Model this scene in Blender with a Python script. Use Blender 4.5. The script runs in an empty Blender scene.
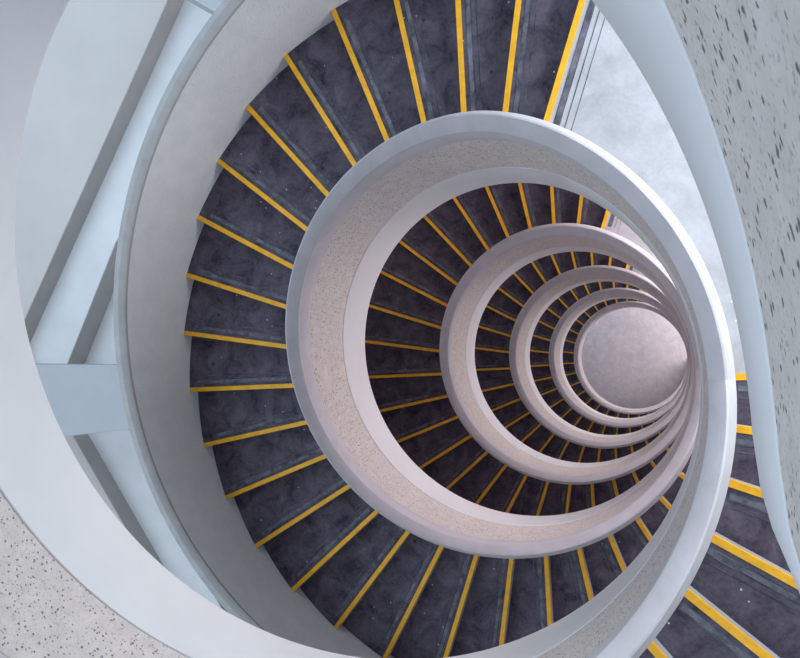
import bpy, math, random
from mathutils import Vector
random.seed(7)
C = bpy.context.scene.collection
PI = math.pi
R_ = math.radians

# ------------------------------------------------------------------ layout of the staircase
TH0 = 72.879                      # azimuth of the landing edge (degrees)
DTH = 10.0                        # one step
HL = {-1: 3.203, 0: -1.2100, 1: -5.6228, 2: -10.1233, 3: -14.7914, 4: -19.7353, 5: -24.6792, 6: -29.6231}
TH_START = TH0 - 70.0             # where each landing begins (end of the flight above)
R_IN, R_STEP, R_OUT = 1.585, 1.70, 3.43
FLOOR_Z = HL[6]

def landing_z(t): return HL[t]

def clipf(x, n, s):
    # straight slope from 0 to n; eased by +-s at the upper end only
    if x <= -s: return 0.0
    if x < s: return (x + s) ** 2 / (4 * s)
    return min(x, n)

def pitch(t, deg, kind):
    """height of the pitch line of turn t at azimuth deg (TH_START .. TH_START+360)"""
    k = (deg - TH0) / DTH
    drop = 0.0
    if kind == 'D':                                   # upper edge of the white band: lower beside the top landing
        kind = 'B'
        if t == 0: drop = -.18 * max(0.0, min(1.0, (28.0 - deg) / 22.0))
    if kind == 'A': k0, n, s = -0.07, 29.07, 1.4
    elif kind == 'B': k0, n, s = -1.27, 30.257, 1.2
    else: k0, n, s = 0.0, 30.0, 0.5
    f = clipf(k - k0, n, s) / n
    return HL[t] - (HL[t] - HL[t + 1]) * f + drop

def pol(r, deg, z): return (r * math.cos(R_(deg)), r * math.sin(R_(deg)), z)

# ------------------------------------------------------------------ object helpers
def tag(o, label=None, cat=None, group=None, kind=None):
    if label: o['label'] = label
    if cat: o['category'] = cat
    if group: o['group'] = group
    if kind: o['kind'] = kind
    return o

def empty(name, loc, label, cat, group=None):
    o = bpy.data.objects.new(name, None); C.objects.link(o)
    o.empty_display_size = .2
    o.location = loc
    return tag(o, label, cat, group)

def mesh_obj(name, verts, faces, mat, parent=None, origin=(0, 0, 0), smooth=False, bevel=0.0):
    me = bpy.data.meshes.new(name)
    ox, oy, oz = origin
    me.from_pydata([(v[0] - ox, v[1] - oy, v[2] - oz) for v in verts], [], faces)
    me.validate(); me.update()
    import bmesh
    bm = bmesh.new(); bm.from_mesh(me)
    bmesh.ops.remove_doubles(bm, verts=bm.verts, dist=1e-5)
    bmesh.ops.recalc_face_normals(bm, faces=bm.faces)
    bm.to_mesh(me); bm.free()
    if smooth:
        for p in me.polygons: p.use_smooth = True
        me.set_sharp_from_angle(angle=R_(32))
    me.materials.append(mat)
    o = bpy.data.objects.new(name, me); C.objects.link(o)
    if parent: o.parent = parent
    else: o.location = origin
    if bevel:
        b = o.modifiers.new('bevel', 'BEVEL'); b.width = bevel; b.segments = 2; b.limit_method = 'ANGLE'
        b.angle_limit = R_(40)
    return o

def circle_stations(t, a0, a1, n):
    out = []
    for i in range(n + 1):
        a = a0 + (a1 - a0) * i / n
        e = (math.cos(R_(a)), math.sin(R_(a)))
        out.append((0.0, 0.0, e, {k: pitch(t, a, k) for k in 'ABSD'}))
    return out

# at the top floor the guard leaves the circle and bends away from the well
GUARD = [(2.75, -1.42), (2.42, -1.22), (2.15, -.98), (1.95, -.75), (1.82, -.55), (1.73, -.37), (1.672, -.235), (1.640, -.150), (1.612, -.078), (1.594, -.008)]
def guard_stations():
    out = []
    pts = [Vector(p) for p in GUARD]
    end = Vector((math.cos(R_(TH_START)) * R_IN, math.sin(R_(TH_START)) * R_IN))
    for i, p in enumerate(pts):
        a = pts[max(i - 1, 0)]; b = pts[i + 1] if i + 1 < len(pts) else end
        d = (b - a).normalized(); nrm = Vector((d.y, -d.x))
        if nrm.x < 0: nrm = -nrm
        z = {k: HL[0] for k in 'ABS'}; z['D'] = pitch(0, TH_START, 'D')
        out.append((p.x - nrm.x * R_IN, p.y - nrm.y * R_IN, (nrm.x, nrm.y), z))
    return out

def sweep(name, prof, st, mat, parent, origin, smooth=True):
    """closed profile [(r, h, kind)] carried along a list of stations"""
    V, F = [], []
    m = len(prof); n = len(st) - 1
    for cx, cy, e, z in st:
        for r, h, kd in prof:
            V.append((cx + r * e[0], cy + r * e[1], z[kd] + h))
    for i in range(n):
        for j in range(m):
            j2 = (j + 1) % m
            F.append((i * m + j, i * m + j2, (i + 1) * m + j2, (i + 1) * m + j))
    F.append(tuple(range(m))); F.append(tuple(n * m + j for j in reversed(range(m))))
    return mesh_obj(name, V, F, mat, parent, origin, smooth)

def arc(cr, ch, r, a0, a1, n, kd):
    return [(cr + r * math.cos(R_(a0 + (a1 - a0) * i / n)), ch + r * math.sin(R_(a0 + (a1 - a0) * i / n)), kd) for i in range(n + 1)]

# ------------------------------------------------------------------ materials
def nt(name):
    m = bpy.data.materials.new(name); m.use_nodes = True
    N = m.node_tree.nodes; L = m.node_tree.links
    b = N['Principled BSDF']
    return m, N, L, b

def node(N, typ, **kw):
    n = N.new(typ)
    for k, v in kw.items():
        if k in n.inputs: n.inputs[k].default_value = v
        else: setattr(n, k, v)
    return n

def ramp(N, pts):
    r = N.new('ShaderNodeValToRGB'); e = r.color_ramp.elements
    while len(e) < len(pts): e.new(0.5)
    for i, (p, c) in enumerate(pts):
        e[i].position = p; e[i].color = (*c, 1) if len(c) == 3 else c
    return r

def geo_pos(N):
    return N.new('ShaderNodeNewGeometry').outputs['Position']

def paint(name, col, var=.06, rough=.6, bump=.0, bscale=60, noise=3.0):
    m, N, L, b = nt(name)
    pos = geo_pos(N)
    nz = node(N, 'ShaderNodeTexNoise', Scale=noise, Detail=6.0, Roughness=.6); L.new(pos, nz.inputs['Vector'])
    lo = tuple(c * (1 - var) for c in col); hi = tuple(min(1, c * (1 + var)) for c in col)
    r = ramp(N, [(.3, lo), (.7, hi)]); L.new(nz.outputs['Fac'], r.inputs['Fac'])
    L.new(r.outputs['Color'], b.inputs['Base Color'])
    b.inputs['Roughness'].default_value = rough
    if bump:
        n2 = node(N, 'ShaderNodeTexNoise', Scale=bscale, Detail=4.0); L.new(pos, n2.inputs['Vector'])
        bp = node(N, 'ShaderNodeBump', Strength=bump, Distance=.01); L.new(n2.outputs['Fac'], bp.inputs['Height'])
        L.new(bp.outputs['Normal'], b.inputs['Normal'])
    return m

def speckled(name, col, dark, scale=68.0):
    """washed concrete with scattered small dark pits"""
    m, N, L, b = nt(name)
    pos = geo_pos(N)
    wn = node(N, 'ShaderNodeTexNoise', Scale=90.0, Detail=2.0); L.new(pos, wn.inputs['Vector'])
    mixv = node(N, 'ShaderNodeVectorMath', operation='MULTIPLY_ADD'); L.new(wn.outputs['Color'], mixv.inputs[0])
    mixv.inputs[1].default_value = (.012, .012, .012); L.new(pos, mixv.inputs[2])
    vo = node(N, 'ShaderNodeTexVoronoi', Scale=scale); L.new(mixv.outputs[0], vo.inputs['Vector'])
    sep = N.new('ShaderNodeSeparateColor'); L.new(vo.outputs['Color'], sep.inputs[0])
    # only some cells carry a pit, of differing size
    rad = node(N, 'ShaderNodeMapRange'); rad.inputs['From Min'].default_value = .38; rad.inputs['From Max'].default_value = 1.0
    rad.inputs['To Min'].default_value = 0.0; rad.inputs['To Max'].default_value = .48
    L.new(sep.outputs[0], rad.inputs['Value'])
    sub = node(N, 'ShaderNodeMath', operation='SUBTRACT'); L.new(rad.outputs[0], sub.inputs[0]); L.new(vo.outputs['Distance'], sub.inputs[1])
    pit = node(N, 'ShaderNodeMapRange'); pit.inputs['From Min'].default_value = -.04; pit.inputs['From Max'].default_value = .14
    L.new(sub.outputs[0], pit.inputs['Value'])
    nz = node(N, 'ShaderNodeTexNoise', Scale=14.0, Detail=8.0, Roughness=.7); L.new(pos, nz.inputs['Vector'])
    r = ramp(N, [(.3, tuple(c * .86 for c in col)), (.7, tuple(min(1, c * 1.08) for c in col))]); L.new(nz.outputs['Fac'], r.inputs['Fac'])
    fn = node(N, 'ShaderNodeTexNoise', Scale=105.0, Detail=3.0, Roughness=.6); L.new(pos, fn.inputs['Vector'])
    fr = node(N, 'ShaderNodeMapRange'); fr.inputs['From Min'].default_value = .56; fr.inputs['From Max'].default_value = .70
    fr.inputs['To Max'].default_value = .55; L.new(fn.outputs['Fac'], fr.inputs['Value'])
    m0 = node(N, 'ShaderNodeMix', data_type='RGBA'); L.new(fr.outputs[0], m0.inputs['Factor'])
    L.new(r.outputs['Color'], m0.inputs[6]); m0.inputs[7].default_value = (*[c * 1.5 for c in dark], 1)
    mx = node(N, 'ShaderNodeMix', data_type='RGBA'); L.new(pit.outputs[0], mx.inputs['Factor'])
    L.new(m0.outputs[2], mx.inputs[6]); mx.inputs[7].default_value = (*dark, 1)
    L.new(mx.outputs[2], b.inputs['Base Color'])
    b.inputs['Roughness'].default_value = .8
    bp = node(N, 'ShaderNodeBump', Strength=.5, Distance=.004, invert=True); L.new(pit.outputs[0], bp.inputs['Height'])
    L.new(bp.outputs['Normal'], b.inputs['Normal'])
    return m

def scuffed(name, c0, c1, chip, spot=.7, rough=.55, spec=.4):
    """worn concrete / rubber: cloudy patches, streaks and a few pale chips"""
    m, N, L, b = nt(name)
    pos = geo_pos(N)
    n1 = node(N, 'ShaderNodeTexNoise', Scale=4.5, Detail=8.0, Roughness=.65, Distortion=.6); L.new(pos, n1.inputs['Vector'])
    n2 = node(N, 'ShaderNodeTexNoise', Scale=38.0, Detail=4.0, Roughness=.7); L.new(pos, n2.inputs['Vector'])
    ad = node(N, 'ShaderNodeMath', operation='MULTIPLY_ADD'); L.new(n2.outputs['Fac'], ad.inputs[0]); ad.inputs[1].default_value = .35
    L.new(n1.outputs['Fac'], ad.inputs[2])
    r = ramp(N, [(.42, c0), (.92, c1)]); L.new(ad.outputs[0], r.inputs['Fac'])
    vo = node(N, 'ShaderNodeTexVoronoi', Scale=16.0); L.new(pos, vo.inputs['Vector'])
    sep = N.new('ShaderNodeSeparateColor'); L.new(vo.outputs['Color'], sep.inputs[0])
    gt = node(N, 'ShaderNodeMath', operation='GREATER_THAN'); L.new(sep.outputs[1], gt.inputs[0]); gt.inputs[1].default_value = spot
    lt = node(N, 'ShaderNodeMath', operation='LESS_THAN'); L.new(vo.outputs['Distance'], lt.inputs[0]); lt.inputs[1].default_value = .10
    mu = node(N, 'ShaderNodeMath', operation='MULTIPLY'); L.new(gt.outputs[0], mu.inputs[0]); L.new(lt.outputs[0], mu.inputs[1])
    mx = node(N, 'ShaderNodeMix', data_type='RGBA'); L.new(mu.outputs[0], mx.inputs['Factor'])
    L.new(r.outputs['Color'], mx.inputs[6]); mx.inputs[7].default_value = (*chip, 1)
    L.new(mx.outputs[2], b.inputs['Base Color'])
    b.inputs['Roughness'].default_value = rough; b.inputs['Specular IOR Level'].default_value = spec
    bp = node(N, 'ShaderNodeBump', Strength=.25, Distance=.004); L.new(n2.outputs['Fac'], bp.inputs['Height'])
    L.new(bp.outputs['Normal'], b.inputs['Normal'])
    return m

M = {}
M['white'] = paint('white_paint', (.71, .71, .73), .03, .55, .05, 70)
M['coping'] = paint('coping_paint', (.55, .52, .55), .07, .6, .15, 90, 6)
M['pebble'] = speckled('speckled_concrete', (.66, .60, .575), (.17, .16, .165))
M['stucco'] = paint('rough_stucco', (.80, .785, .80),   .05, .8, .9, 55, 5)
M['outer_cap'] = paint('grey_cap_paint', (.44, .43, .43), .10, .7, .1, 60, 6)
M['tread'] = scuffed('dark_worn_tread', (.018, .013, .028), (.165, .142, .185), (.55, .54, .56), .90, .6, .12)
M['riser'] = paint('pale_riser', (.34, .34, .37), .2, .7)
M['landing'] = scuffed('pale_worn_landing', (.35, .35, .375), (.52, .52, .555), (.8, .8, .82), .86)
M['yellow'] = paint('yellow_nosing', (.86, .43, .008), .15, .5, 0, 60, 12)
M['soffit'] = paint('soffit_paint', (.55, .55, .56), .05, .8)
M['ground'] = scuffed('ground_concrete', (.50, .455, .475), (.74, .68, .70), (.6, .6, .6), .93, .45)
M['terrace'] = paint('terrace_white', (.66, .625, .61), .04, .8, .03, 30, 1.2)
M['ledge'] = paint('ledge_paint', (.80, .81, .83), .05, .8, .03, 30, 2)
M['fascia'] = paint('beige_fascia', (.46, .43, .41), .08, .85, .05, 30, 3)
M['beam'] = paint('beam_paint', (.47, .48, .51), .05, .8, .03, 30, 2)
M['gap'] = paint('dark_joint', (.03, .03, .035), .2, .9)

def grip_mat():
    m, N, L, b = nt('worn_grip_strip')
    pos = geo_pos(N)
    n1 = node(N, 'ShaderNodeTexNoise', Scale=9.0, Detail=6.0, Roughness=.7); L.new(pos, n1.inputs['Vector'])
    r = ramp(N, [(.38, (.07, .068, .09)), (.66, (.20, .20, .235))]); L.new(n1.outputs['Fac'], r.inputs['Fac'])
    L.new(r.outputs['Color'], b.inputs['Base Color']); b.inputs['Roughness'].default_value = .6; b.inputs['Specular IOR Level'].default_value = .15
    return m
def groove_mat():
    m, N, L, b = nt('dark_groove')
    pos = geo_pos(N)
    n1 = node(N, 'ShaderNodeTexNoise', Scale=5.0, Detail=5.0, Roughness=.7); L.new(pos, n1.inputs['Vector'])
    r = ramp(N, [(.40, (.02, .02, .035)), (.66, (.16, .155, .19))]); L.new(n1.outputs['Fac'], r.inputs['Fac'])
    L.new(r.outputs['Color'], b.inputs['Base Color']); b.inputs['Roughness'].default_value = .7
    return m
M['grip'] = grip_mat(); M['groove'] = groove_mat()

# ------------------------------------------------------------------ geometry of one step edge
def box_between(V, F, pts_bottom, pts_top):
    n = len(pts_bottom); s = len(V)
    V += pts_bottom + pts_top
    F.append(tuple(s + i for i in reversed(range(n)))); F.append(tuple(s + n + i for i in range(n)))
    for i in range(n):
        j = (i + 1) % n
        F.append((s + i, s + j, s + n + j, s + n + i))

def edge_frame(deg):
    e = Vector((math.cos(R_(deg)), math.sin(R_(deg)), 0)); n = Vector((-e.y, e.x, 0))   # n points downhill (counter-clockwise)
    return e, n

def bar(V, F, deg, r0, r1, b0, b1, z0, z1):
    """box along the radius at azimuth deg, r0..r1, from b0 (uphill, negative) to b1 behind the edge line"""
    e, n = edge_frame(deg)
    q = [e * r0 + n * b0, e * r1 + n * b0, e * r1 + n * b1, e * r0 + n * b1]
    box_between(V, F, [(p.x, p.y, z0) for p in q], [(p.x, p.y, z1) for p in q])

def nosing(deg, z, parent, origin, r1=R_OUT):
    V, F = [], []
    bar(V, F, deg, R_STEP + .02, r1 - .004, -.036, .006, z - .002, z + .006)
    bar(V, F, deg, R_STEP + .02, r1 - .004, -.002, .008, z - .032, z + .004)
    return mesh_obj('nosing', V, F, M['yellow'], parent, origin)

def grips(deg, z, parent, origin, rnd):
    V, F = [], []
    ra = R_STEP + .06 + .2 * rnd.random(); rb = R_OUT - .10 - .05 * rnd.random()
    bar(V, F, deg, ra, rb, -.105, -.070, z - .001, z + .0015)
    g = mesh_obj('grip_strip', V, F, M['grip'], parent, origin)
    V, F = [], []
    for b in (-.066, -.108, -.150):
        rr = rb if b > -.12 else rb - .4 * rnd.random()
        bar(V, F, deg, ra, rr, b - .005, b + .001, z - .001, z + .0022)
    bar(V, F, deg, rb - .002, rb + .006, -.112, -.066, z - .001, z + .0022)
    mesh_obj('groove', V, F, M['groove'], g, origin)
    if rnd.random() < .5:                              # round dark stain beside the strip
        V, F = [], []
        e, n = edge_frame(deg); rr = R_STEP + .3 + 1.2 * rnd.random(); b = -.14 - .15 * rnd.random()
        c = e * rr + n * b; s = .012 + .010 * rnd.random()
        ring = [(c.x + s * math.cos(a * PI / 5), c.y + s * math.sin(a * PI / 5)) for a in range(10)]
        box_between(V, F, [(x, y, z - .001) for x, y in ring], [(x, y, z + .0015) for x, y in ring])
        mesh_obj('stain', V, F, M['gap'], parent, origin)

def step(t, k, rise, parent, origin, rnd):
    """step k of a flight: its tread lies uphill of edge k"""
    z = HL[t] - k * rise
    a1 = TH0 + k * DTH; a0 = a1 - DTH
    V, F = [], []
    n = 4; top = []; bot = []
    ov = .7                                             # tucked under the step above (degrees)
    angs = [a0 - ov + (DTH + ov) * i / n for i in range(n + 1)]
    inner = [(R_STEP, a) for a in angs]; outer = [(R_OUT + .03, a) for a in reversed(angs)]
    ringp = inner + outer
    def zb(a): return z - .30 - rise * (a - a0) / DTH
    # straight ends: the edge is a radius, the far side too
    box_between(V, F, [pol(r, a, zb(a)) for r, a in ringp], [pol(r, a, z) for r, a in ringp])
    st = mesh_obj('step', V, F, M['tread'], parent, origin)
    V, F = [], []
    bar(V, F, a1, R_STEP + .01, R_OUT + .01, -.004, .004, z - rise + .004, z - .030)
    mesh_obj('riser', V, F, M['riser'], st, origin)
    nosing(a1, z, st, origin)
    grips(a1, z, st, origin, rnd)
    return st

ORD = {-1: 'highest', 0: 'first', 1: 'second', 2: 'third', 3: 'fourth', 4: 'fifth', 5: 'lowest'}
FL_LABEL = {
 0: 'nearest dark yellow-edged steps, lower right corner outside the largest white ring',
 1: 'longest sweep of dark yellow-edged steps, between the white outer wall and the biggest full ring',
 2: 'dark yellow-edged steps between the biggest full ring and the next ring inside it',
 3: 'dark yellow-edged steps inside the second full ring, around the third one',
 4: 'narrow band of small yellow-edged steps around the fourth full ring from outside',
 5: 'thinnest darkest band of steps, directly around the innermost ring'}
def flight(t):
    rise = (HL[t] - HL[t + 1]) / 30.0
    org = (0, 0, HL[t + 1])
    o = empty('stair_flight', org, FL_LABEL[t], 'stairs', 'curved stair flights')
    rnd = random.Random(100 + t)
    for k in range(1, 30):
        step(t, k, rise, o, org, rnd)
    return o

LD_LABEL = {
 0: 'landing slab nearest the camera, behind the coarse grey speckled parapet at the right edge',
 1: 'large pale bright landing at the upper right, left of the blue-grey band',
 2: 'second pale landing down, bright wedge inside the biggest full ring at its upper right',
 3: 'third pale landing down, slim bright sliver inside the second full ring',
 4: 'fourth pale landing down, tiny bright sliver above the third full ring',
 5: 'lowest pale landing, barely seen beside the innermost ring'}
def landing(t):
    z = HL[t]; org = (0, 0, z)
    o = empty('landing', org, LD_LABEL[t], 'landing', 'stair landings')
    V, F = [], []
    n = 28; a0, a1 = TH_START - .6, TH0
    angs = [a0 + (a1 - a0) * i / n for i in range(n + 1)]
    ro = 5.6
    ringp = [pol(R_STEP, a, 0)[:2] for a in angs] + [pol(ro, a, 0)[:2] for a in reversed(angs)]
    if t == 0:                                         # the top floor spreads out behind the bent guard
        ringp += [(5.6, -1.6), (2.85, -1.54), (2.50, -1.32), (2.24, -1.06), (2.05, -.83), (1.92, -.62), (1.83, -.42), (1.76, -.22)]
    box_between(V, F, [(x, y, z - .32) for x, y in ringp], [(x, y, z) for x, y in ringp])
    s = mesh_obj('slab', V, F, M['landing'], o, org)
    rise = (HL[t] - HL[t + 1]) / 30.0
    V, F = [], []
    bar(V, F, a1, R_STEP + .01, R_OUT + .01, -.004, .004, z - rise + .004, z - .030)
    mesh_obj('riser', V, F, M['riser'], o, org)
    nosing(a1, z, o, org)
    rnd = random.Random(40 + t)
    grips(a1, z, o, org, rnd)
    # stub of flooring joint
    V, F = [], []
    for b in (-.20,):
        bar(V, F, a1, R_STEP + .1, R_OUT - .2, b - .004, b, z - .001, z + .0018)
    mesh_obj('groove', V, F, M['groove'], o, org)
    return o

# ------------------------------------------------------------------ parapet round the well
COPE = ([(1.622, .782, 'A'), (1.606, .792, 'A'), (1.600, .83, 'A'), (1.602, .90, 'A'), (1.612, .96, 'A'), (1.622, .995, 'A'), (1.620, 1.005, 'A'),
         (1.600, 1.010, 'A'), (1.597, 1.022, 'A')]
        + [(1.606, 1.036, 'A'), (1.668, 1.082, 'A'), (1.682, 1.088, 'A'), (1.694, 1.082, 'A')]
        + [(1.733, .995, 'A'), (1.738, .975, 'A'), (1.738, .95, 'A'), (1.732, .93, 'A'), (1.726, .92, 'A'), (1.726, .782, 'A')])
PANEL = [(1.624, .786, 'A'), (1.612, .776, 'A'), (1.589, .246, 'D'), (1.604, .238, 'D'), (1.604, .20, 'D'), (1.720, .20, 'D'), (1.720, .786, 'A')]
BAND = [(1.604, .235, 'D'), (1.589, .232, 'D'), (1.586, .227, 'D'), (1.585, -.31, 'B'), (1.590, -.325, 'B'), (1.724, -.325, 'B'), (1.724, .233, 'D')]
LAST = [(1.616, .786, 'A'), (1.612, .779, 'A'), (1.600, .28, 'B'), (1.604, .25, 'B'), (1.690, .25, 'B'), (1.690, -.6, 'B'), (1.720, -.6, 'B'), (1.720, .786, 'A')]
WP_LABEL = {
 0: 'largest nearest parapet, white band down the left side, speckled lower left corner',
 1: 'biggest full ring of parapet, pinkish speckled face with a wide white band inside',
 2: 'second full ring of parapet inward, pinkish grey with a pale inner band',
 3: 'third full ring of parapet inward, narrow and pale',
 4: 'fourth full ring of parapet inward, thin and pale',
 5: 'innermost thin parapet ring, directly around the round grey floor'}
def well_parapet(t):
    org = (0, 0, HL[t + 1] - .33)
    o = empty('well_parapet', org, WP_LABEL[t], 'parapet', 'parapets around the stair well')
    st = circle_stations(t, TH_START, TH_START + 360, 240)
    if t == 0: st = guard_stations() + st
    sweep('coping', COPE, st, M['coping'], o, org)
    if t < 5:
        sweep('speckled_panel', PANEL, st, M['pebble'], o, org)
        sweep('white_band', BAND, st, M['white'], o, org)
    else:
        sweep('speckled_panel', LAST, st, M['pebble'], o, org)
    return o

OP_LABEL = {
 0: 'outer stair wall of the nearest flight, outside the lower right corner',
 1: 'thick white rough-plastered outer stair wall curving down the left, with a grey cap',
 2: 'outer stair wall of the steps inside the biggest ring, hidden beneath the steps above',
 3: 'outer stair wall three turns down, hidden beneath the steps above',
 4: 'outer stair wall four turns down, hidden beneath the steps above',
 5: 'lowest outer stair wall, hidden beneath the steps above'}
WALL = [(3.43, .90, 'S'), (3.43, -.50, 'S'), (3.54, -.50, 'S'), (3.54, .90, 'S')]
OCAP = [(3.428, .895, 'S'), (3.424, .905, 'S'), (3.424, .925, 'S'), (3.435, .940, 'S'), (3.48, .962, 'S'), (3.535, .955, 'S'), (3.555, .935, 'S'), (3.555, .905, 'S'), (3.545, .895, 'S')]
def outer_parapet(t):
    org = (0, 0, HL[t + 1] - .5)
    o = empty('outer_parapet', org, OP_LABEL[t], 'wall', 'outer stair walls')
    st = circle_stations(t, TH0 + .2, TH_START + 360, 200)
    low = -.50 if t in (0, 5) else -3.48                # unseen skirt added on the middle turns to shut out side light
    wall = [(r, low if h < 0 else h, k) for r, h, k in WALL]
    sweep('wall_panel', wall, st, M['stucco'], o, org)
    sweep('coping', OCAP, st, M['outer_cap'], o, org)
    return o

for t in range(0, 6):
    flight(t); landing(t); well_parapet(t); outer_parapet(t)

# ------------------------------------------------------------------ ground floor
def prism(name, pts, z0, z1, mat, parent=None, org=(0, 0, 0), bevel=0):
    V, F = [], []
    box_between(V, F, [(x, y, z0) for x, y in pts], [(x, y, z1) for x, y in pts])
    return mesh_obj(name, V, F, mat, parent, org, bevel=bevel)
f = prism('floor', [(-14, -14), (14, -14), (14, 14), (-14, 14)], FLOOR_Z - .3, FLOOR_Z, M['ground'])
tag(f, kind='structure')

# unseen walls added around the stair to block low sky light
def shade_wall(name, pts, z0, z1):
    V, F = [], []
    for a, b in zip(pts[:-1], pts[1:]):
        d = Vector((b[0] - a[0], b[1] - a[1], 0)).normalized(); nn = Vector((d.y, -d.x, 0)) * -.3
        q = [a, b, (b[0] + nn.x, b[1] + nn.y), (a[0] + nn.x, a[1] + nn.y)]
        box_between(V, F, [(x, y, z0) for x, y in q], [(x, y, z1) for x, y in q])
    o = mesh_obj(name, V, F, M['terrace'], None, (pts[0][0], pts[0][1], z0))
    return tag(o, kind='structure')
shade_wall('shade_wall_left', [(-13.2, -4.6), (-13.2, 7.0)], FLOOR_Z, -2.0)
shade_wall('shade_wall_front', [(6.5, -6.4), (-3.4, -6.4), (-8.6, -4.7), (-13.2, -4.6)], FLOOR_Z, -2.0)

# ------------------------------------------------------------------ terraces of the building outside, on the left
# (corner of a broad white slab, a pale ledge below its fascia and a lower ledge beside the stair)
ZT = -9.0
def offs(pts, d):
    return [(x + d, y) for x, y in pts]
edge_hi = [(-4.0, 6.73), (-5.05, 4.84), (-7.62, .20), (-6.43, -.96), (-5.29, -2.50), (-3.9, -4.4)]
o = empty('terrace_slab', (-7.6, 0, ZT - .28), 'broad white terrace slab with a beige edge, upper left beyond the grey cap of the stair wall', 'terrace')
org = (-7.6, 0, ZT - .28)
prism('slab', edge_hi + [(-13, -4.4), (-13, 6.73)], ZT - .28, ZT, M['terrace'], o, org)
V, F = [], []
for a, b in zip(edge_hi[:-1], edge_hi[1:]):
    d = Vector((b[0] - a[0], b[1] - a[1], 0)).normalized(); nn = Vector((-d.y, d.x, 0)) * .012
    q = [(a[0], a[1]), (b[0], b[1]), (b[0] + nn.x, b[1] + nn.y), (a[0] + nn.x, a[1] + nn.y)]
    box_between(V, F, [(x, y, ZT - .29) for x, y in q], [(x, y, ZT - .004) for x, y in q])
mesh_obj('fascia', V, F, M['fascia'], o, org)
ZL = ZT - .285
lo_edge = [(-2.7, 6.73), (-3.55, 4.9), (-4.95, 3.25), (-6.02, 1.78), (-6.86, .02), (-6.6, -.2), (-5.72, -.86), (-4.90, -2.10), (-4.52, -2.77), (-4.26, -3.14), (-3.5, -4.4)]
o = empty('ledge', (-6.5, 0, ZL - .34), 'pale blue-grey ledge strip running down between the terrace edge and the curved stair wall', 'ledge')
org = (-6.5, 0, ZL - .34)
prism('ledge_top', [(-13, 6.73)] + lo_edge + [(-13, -4.4)], ZL - .34, ZL, M['ledge'], o, org)
V, F = [], []
for a, b in zip(lo_edge[:-1], lo_edge[1:]):
    d = Vector((b[0] - a[0], b[1] - a[1], 0)).normalized(); nn = Vector((-d.y, d.x, 0)) * .012
    q = [(a[0], a[1]), (b[0], b[1]), (b[0] + nn.x, b[1] + nn.y), (a[0] + nn.x, a[1] + nn.y)]
    box_between(V, F, [(x, y, ZL - .34) for x, y in q], [(x, y, ZL - .004) for x, y in q])
mesh_obj('fascia', V, F, M['fascia'], o, org)
ZG = ZL - .345
rim = [pol(3.62, a, 0)[:2] for a in range(108, 200, 6)]
o = prism('lower_ledge', [(-13, 6.73), (-2.0, 6.73)] + rim + [(-4.4, -1.9), (-5.2, -2.3), (-13, -4.4)], ZG - .3, ZG, M['ledge'], None, (-4, 0, ZG - .3))
tag(o, 'shaded blue-grey wedge of lowest ledge touching the curved stair wall above the tie beam', 'ledge')

# radial beams tying the stair to the building
o = prism('tie_beam', [(-3.50, .09), (-6.9, .10), (-6.9, -.96), (-5.385, -.752), (-3.50, -.51)], -8.15, -7.60, M['beam'], None, (-5.2, -.3, -8.15), bevel=.008)
tag(o, 'pale grey tie beam between the stair wall and the terrace at the middle of the left side', 'beam')
o = prism('tie_beam', [(-2.90, 3.66), (-5.4, 5.26), (-4.9, 6.1), (-2.3, 4.55), (-1.9, 3.15)], -7.75, -7.20, M['beam'], None, (-3.8, 4.5, -7.75), bevel=.008)
tag(o, 'pale grey beam corner at the top edge left of the stair wall', 'beam')

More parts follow.
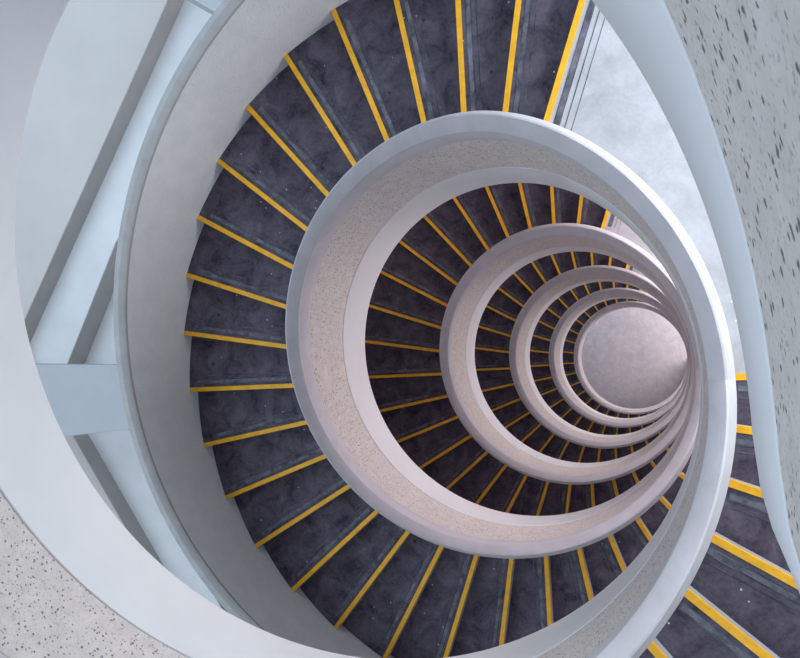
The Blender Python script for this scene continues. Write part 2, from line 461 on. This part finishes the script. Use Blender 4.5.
# ------------------------------------------------------------------ light
w = bpy.data.worlds.new('sky'); bpy.context.scene.world = w; w.use_nodes = True
N = w.node_tree.nodes; L = w.node_tree.links
bg = N['Background']
tc = N.new('ShaderNodeTexCoord'); sx = N.new('ShaderNodeSeparateXYZ'); L.new(tc.outputs['Generated'], sx.inputs[0])
r = ramp(N, [(.49, (.02, .02, .022)), (.56, (.09, .11, .13)), (.80, (.68, .84, 1.0)), (1.0, (.74, .88, 1.0))])
mp = N.new('ShaderNodeMapRange'); mp.inputs['From Min'].default_value = -1; L.new(sx.outputs['Z'], mp.inputs['Value'])
L.new(mp.outputs[0], r.inputs['Fac'])
# the sky is brighter over the open side (-x) than behind the building
mx = N.new('ShaderNodeMapRange'); mx.inputs['From Min'].default_value = -1; mx.inputs['From Max'].default_value = 1
mx.inputs['To Min'].default_value = 1.75; mx.inputs['To Max'].default_value = .30; L.new(sx.outputs['X'], mx.inputs['Value'])
vm = N.new('ShaderNodeVectorMath'); vm.operation = 'SCALE'; L.new(r.outputs['Color'], vm.inputs[0]); L.new(mx.outputs[0], vm.inputs['Scale'])
L.new(vm.outputs[0], bg.inputs['Color'])
bg.inputs['Strength'].default_value = 1.45

def opening_light(t, power, col):
    l = bpy.data.lights.new('landing_daylight', 'AREA'); l.shape = 'RECTANGLE'; l.size = 3.6; l.size_y = 2.4
    l.energy = power; l.color = col
    o = bpy.data.objects.new('landing_daylight', l); C.objects.link(o)
    z = HL[t] + 1.5; a = TH0 - 38
    o.location = pol(4.8, a, z)
    d = Vector(pol(0, a, HL[t] + .2)) - Vector(o.location)
    o.rotation_euler = d.to_track_quat('-Z', 'Y').to_euler()
for t, p in ((1, 290), (2, 290), (3, 250), (4, 250), (5, 250), (6, 340)):
    opening_light(t, p, (1.0, .88, .91) if t > 1 else (.88, .95, 1.0))

# ------------------------------------------------------------------ camera
cd = bpy.data.cameras.new('camera'); cam = bpy.data.objects.new('camera', cd); C.objects.link(cam)
cam.location = (1.4701, .2208, 0)
cam.rotation_euler = (.0308, .3375, 0)
cd.sensor_fit = 'HORIZONTAL'; cd.sensor_width = 36; cd.lens = 36 * 804.6 / 800
cd.clip_start = .02; cd.clip_end = 200
bpy.context.scene.camera = cam

vs = bpy.context.scene.view_settings
vs.view_transform = 'Standard'; vs.look = 'None'; vs.gamma = 1; vs.exposure = -0.06
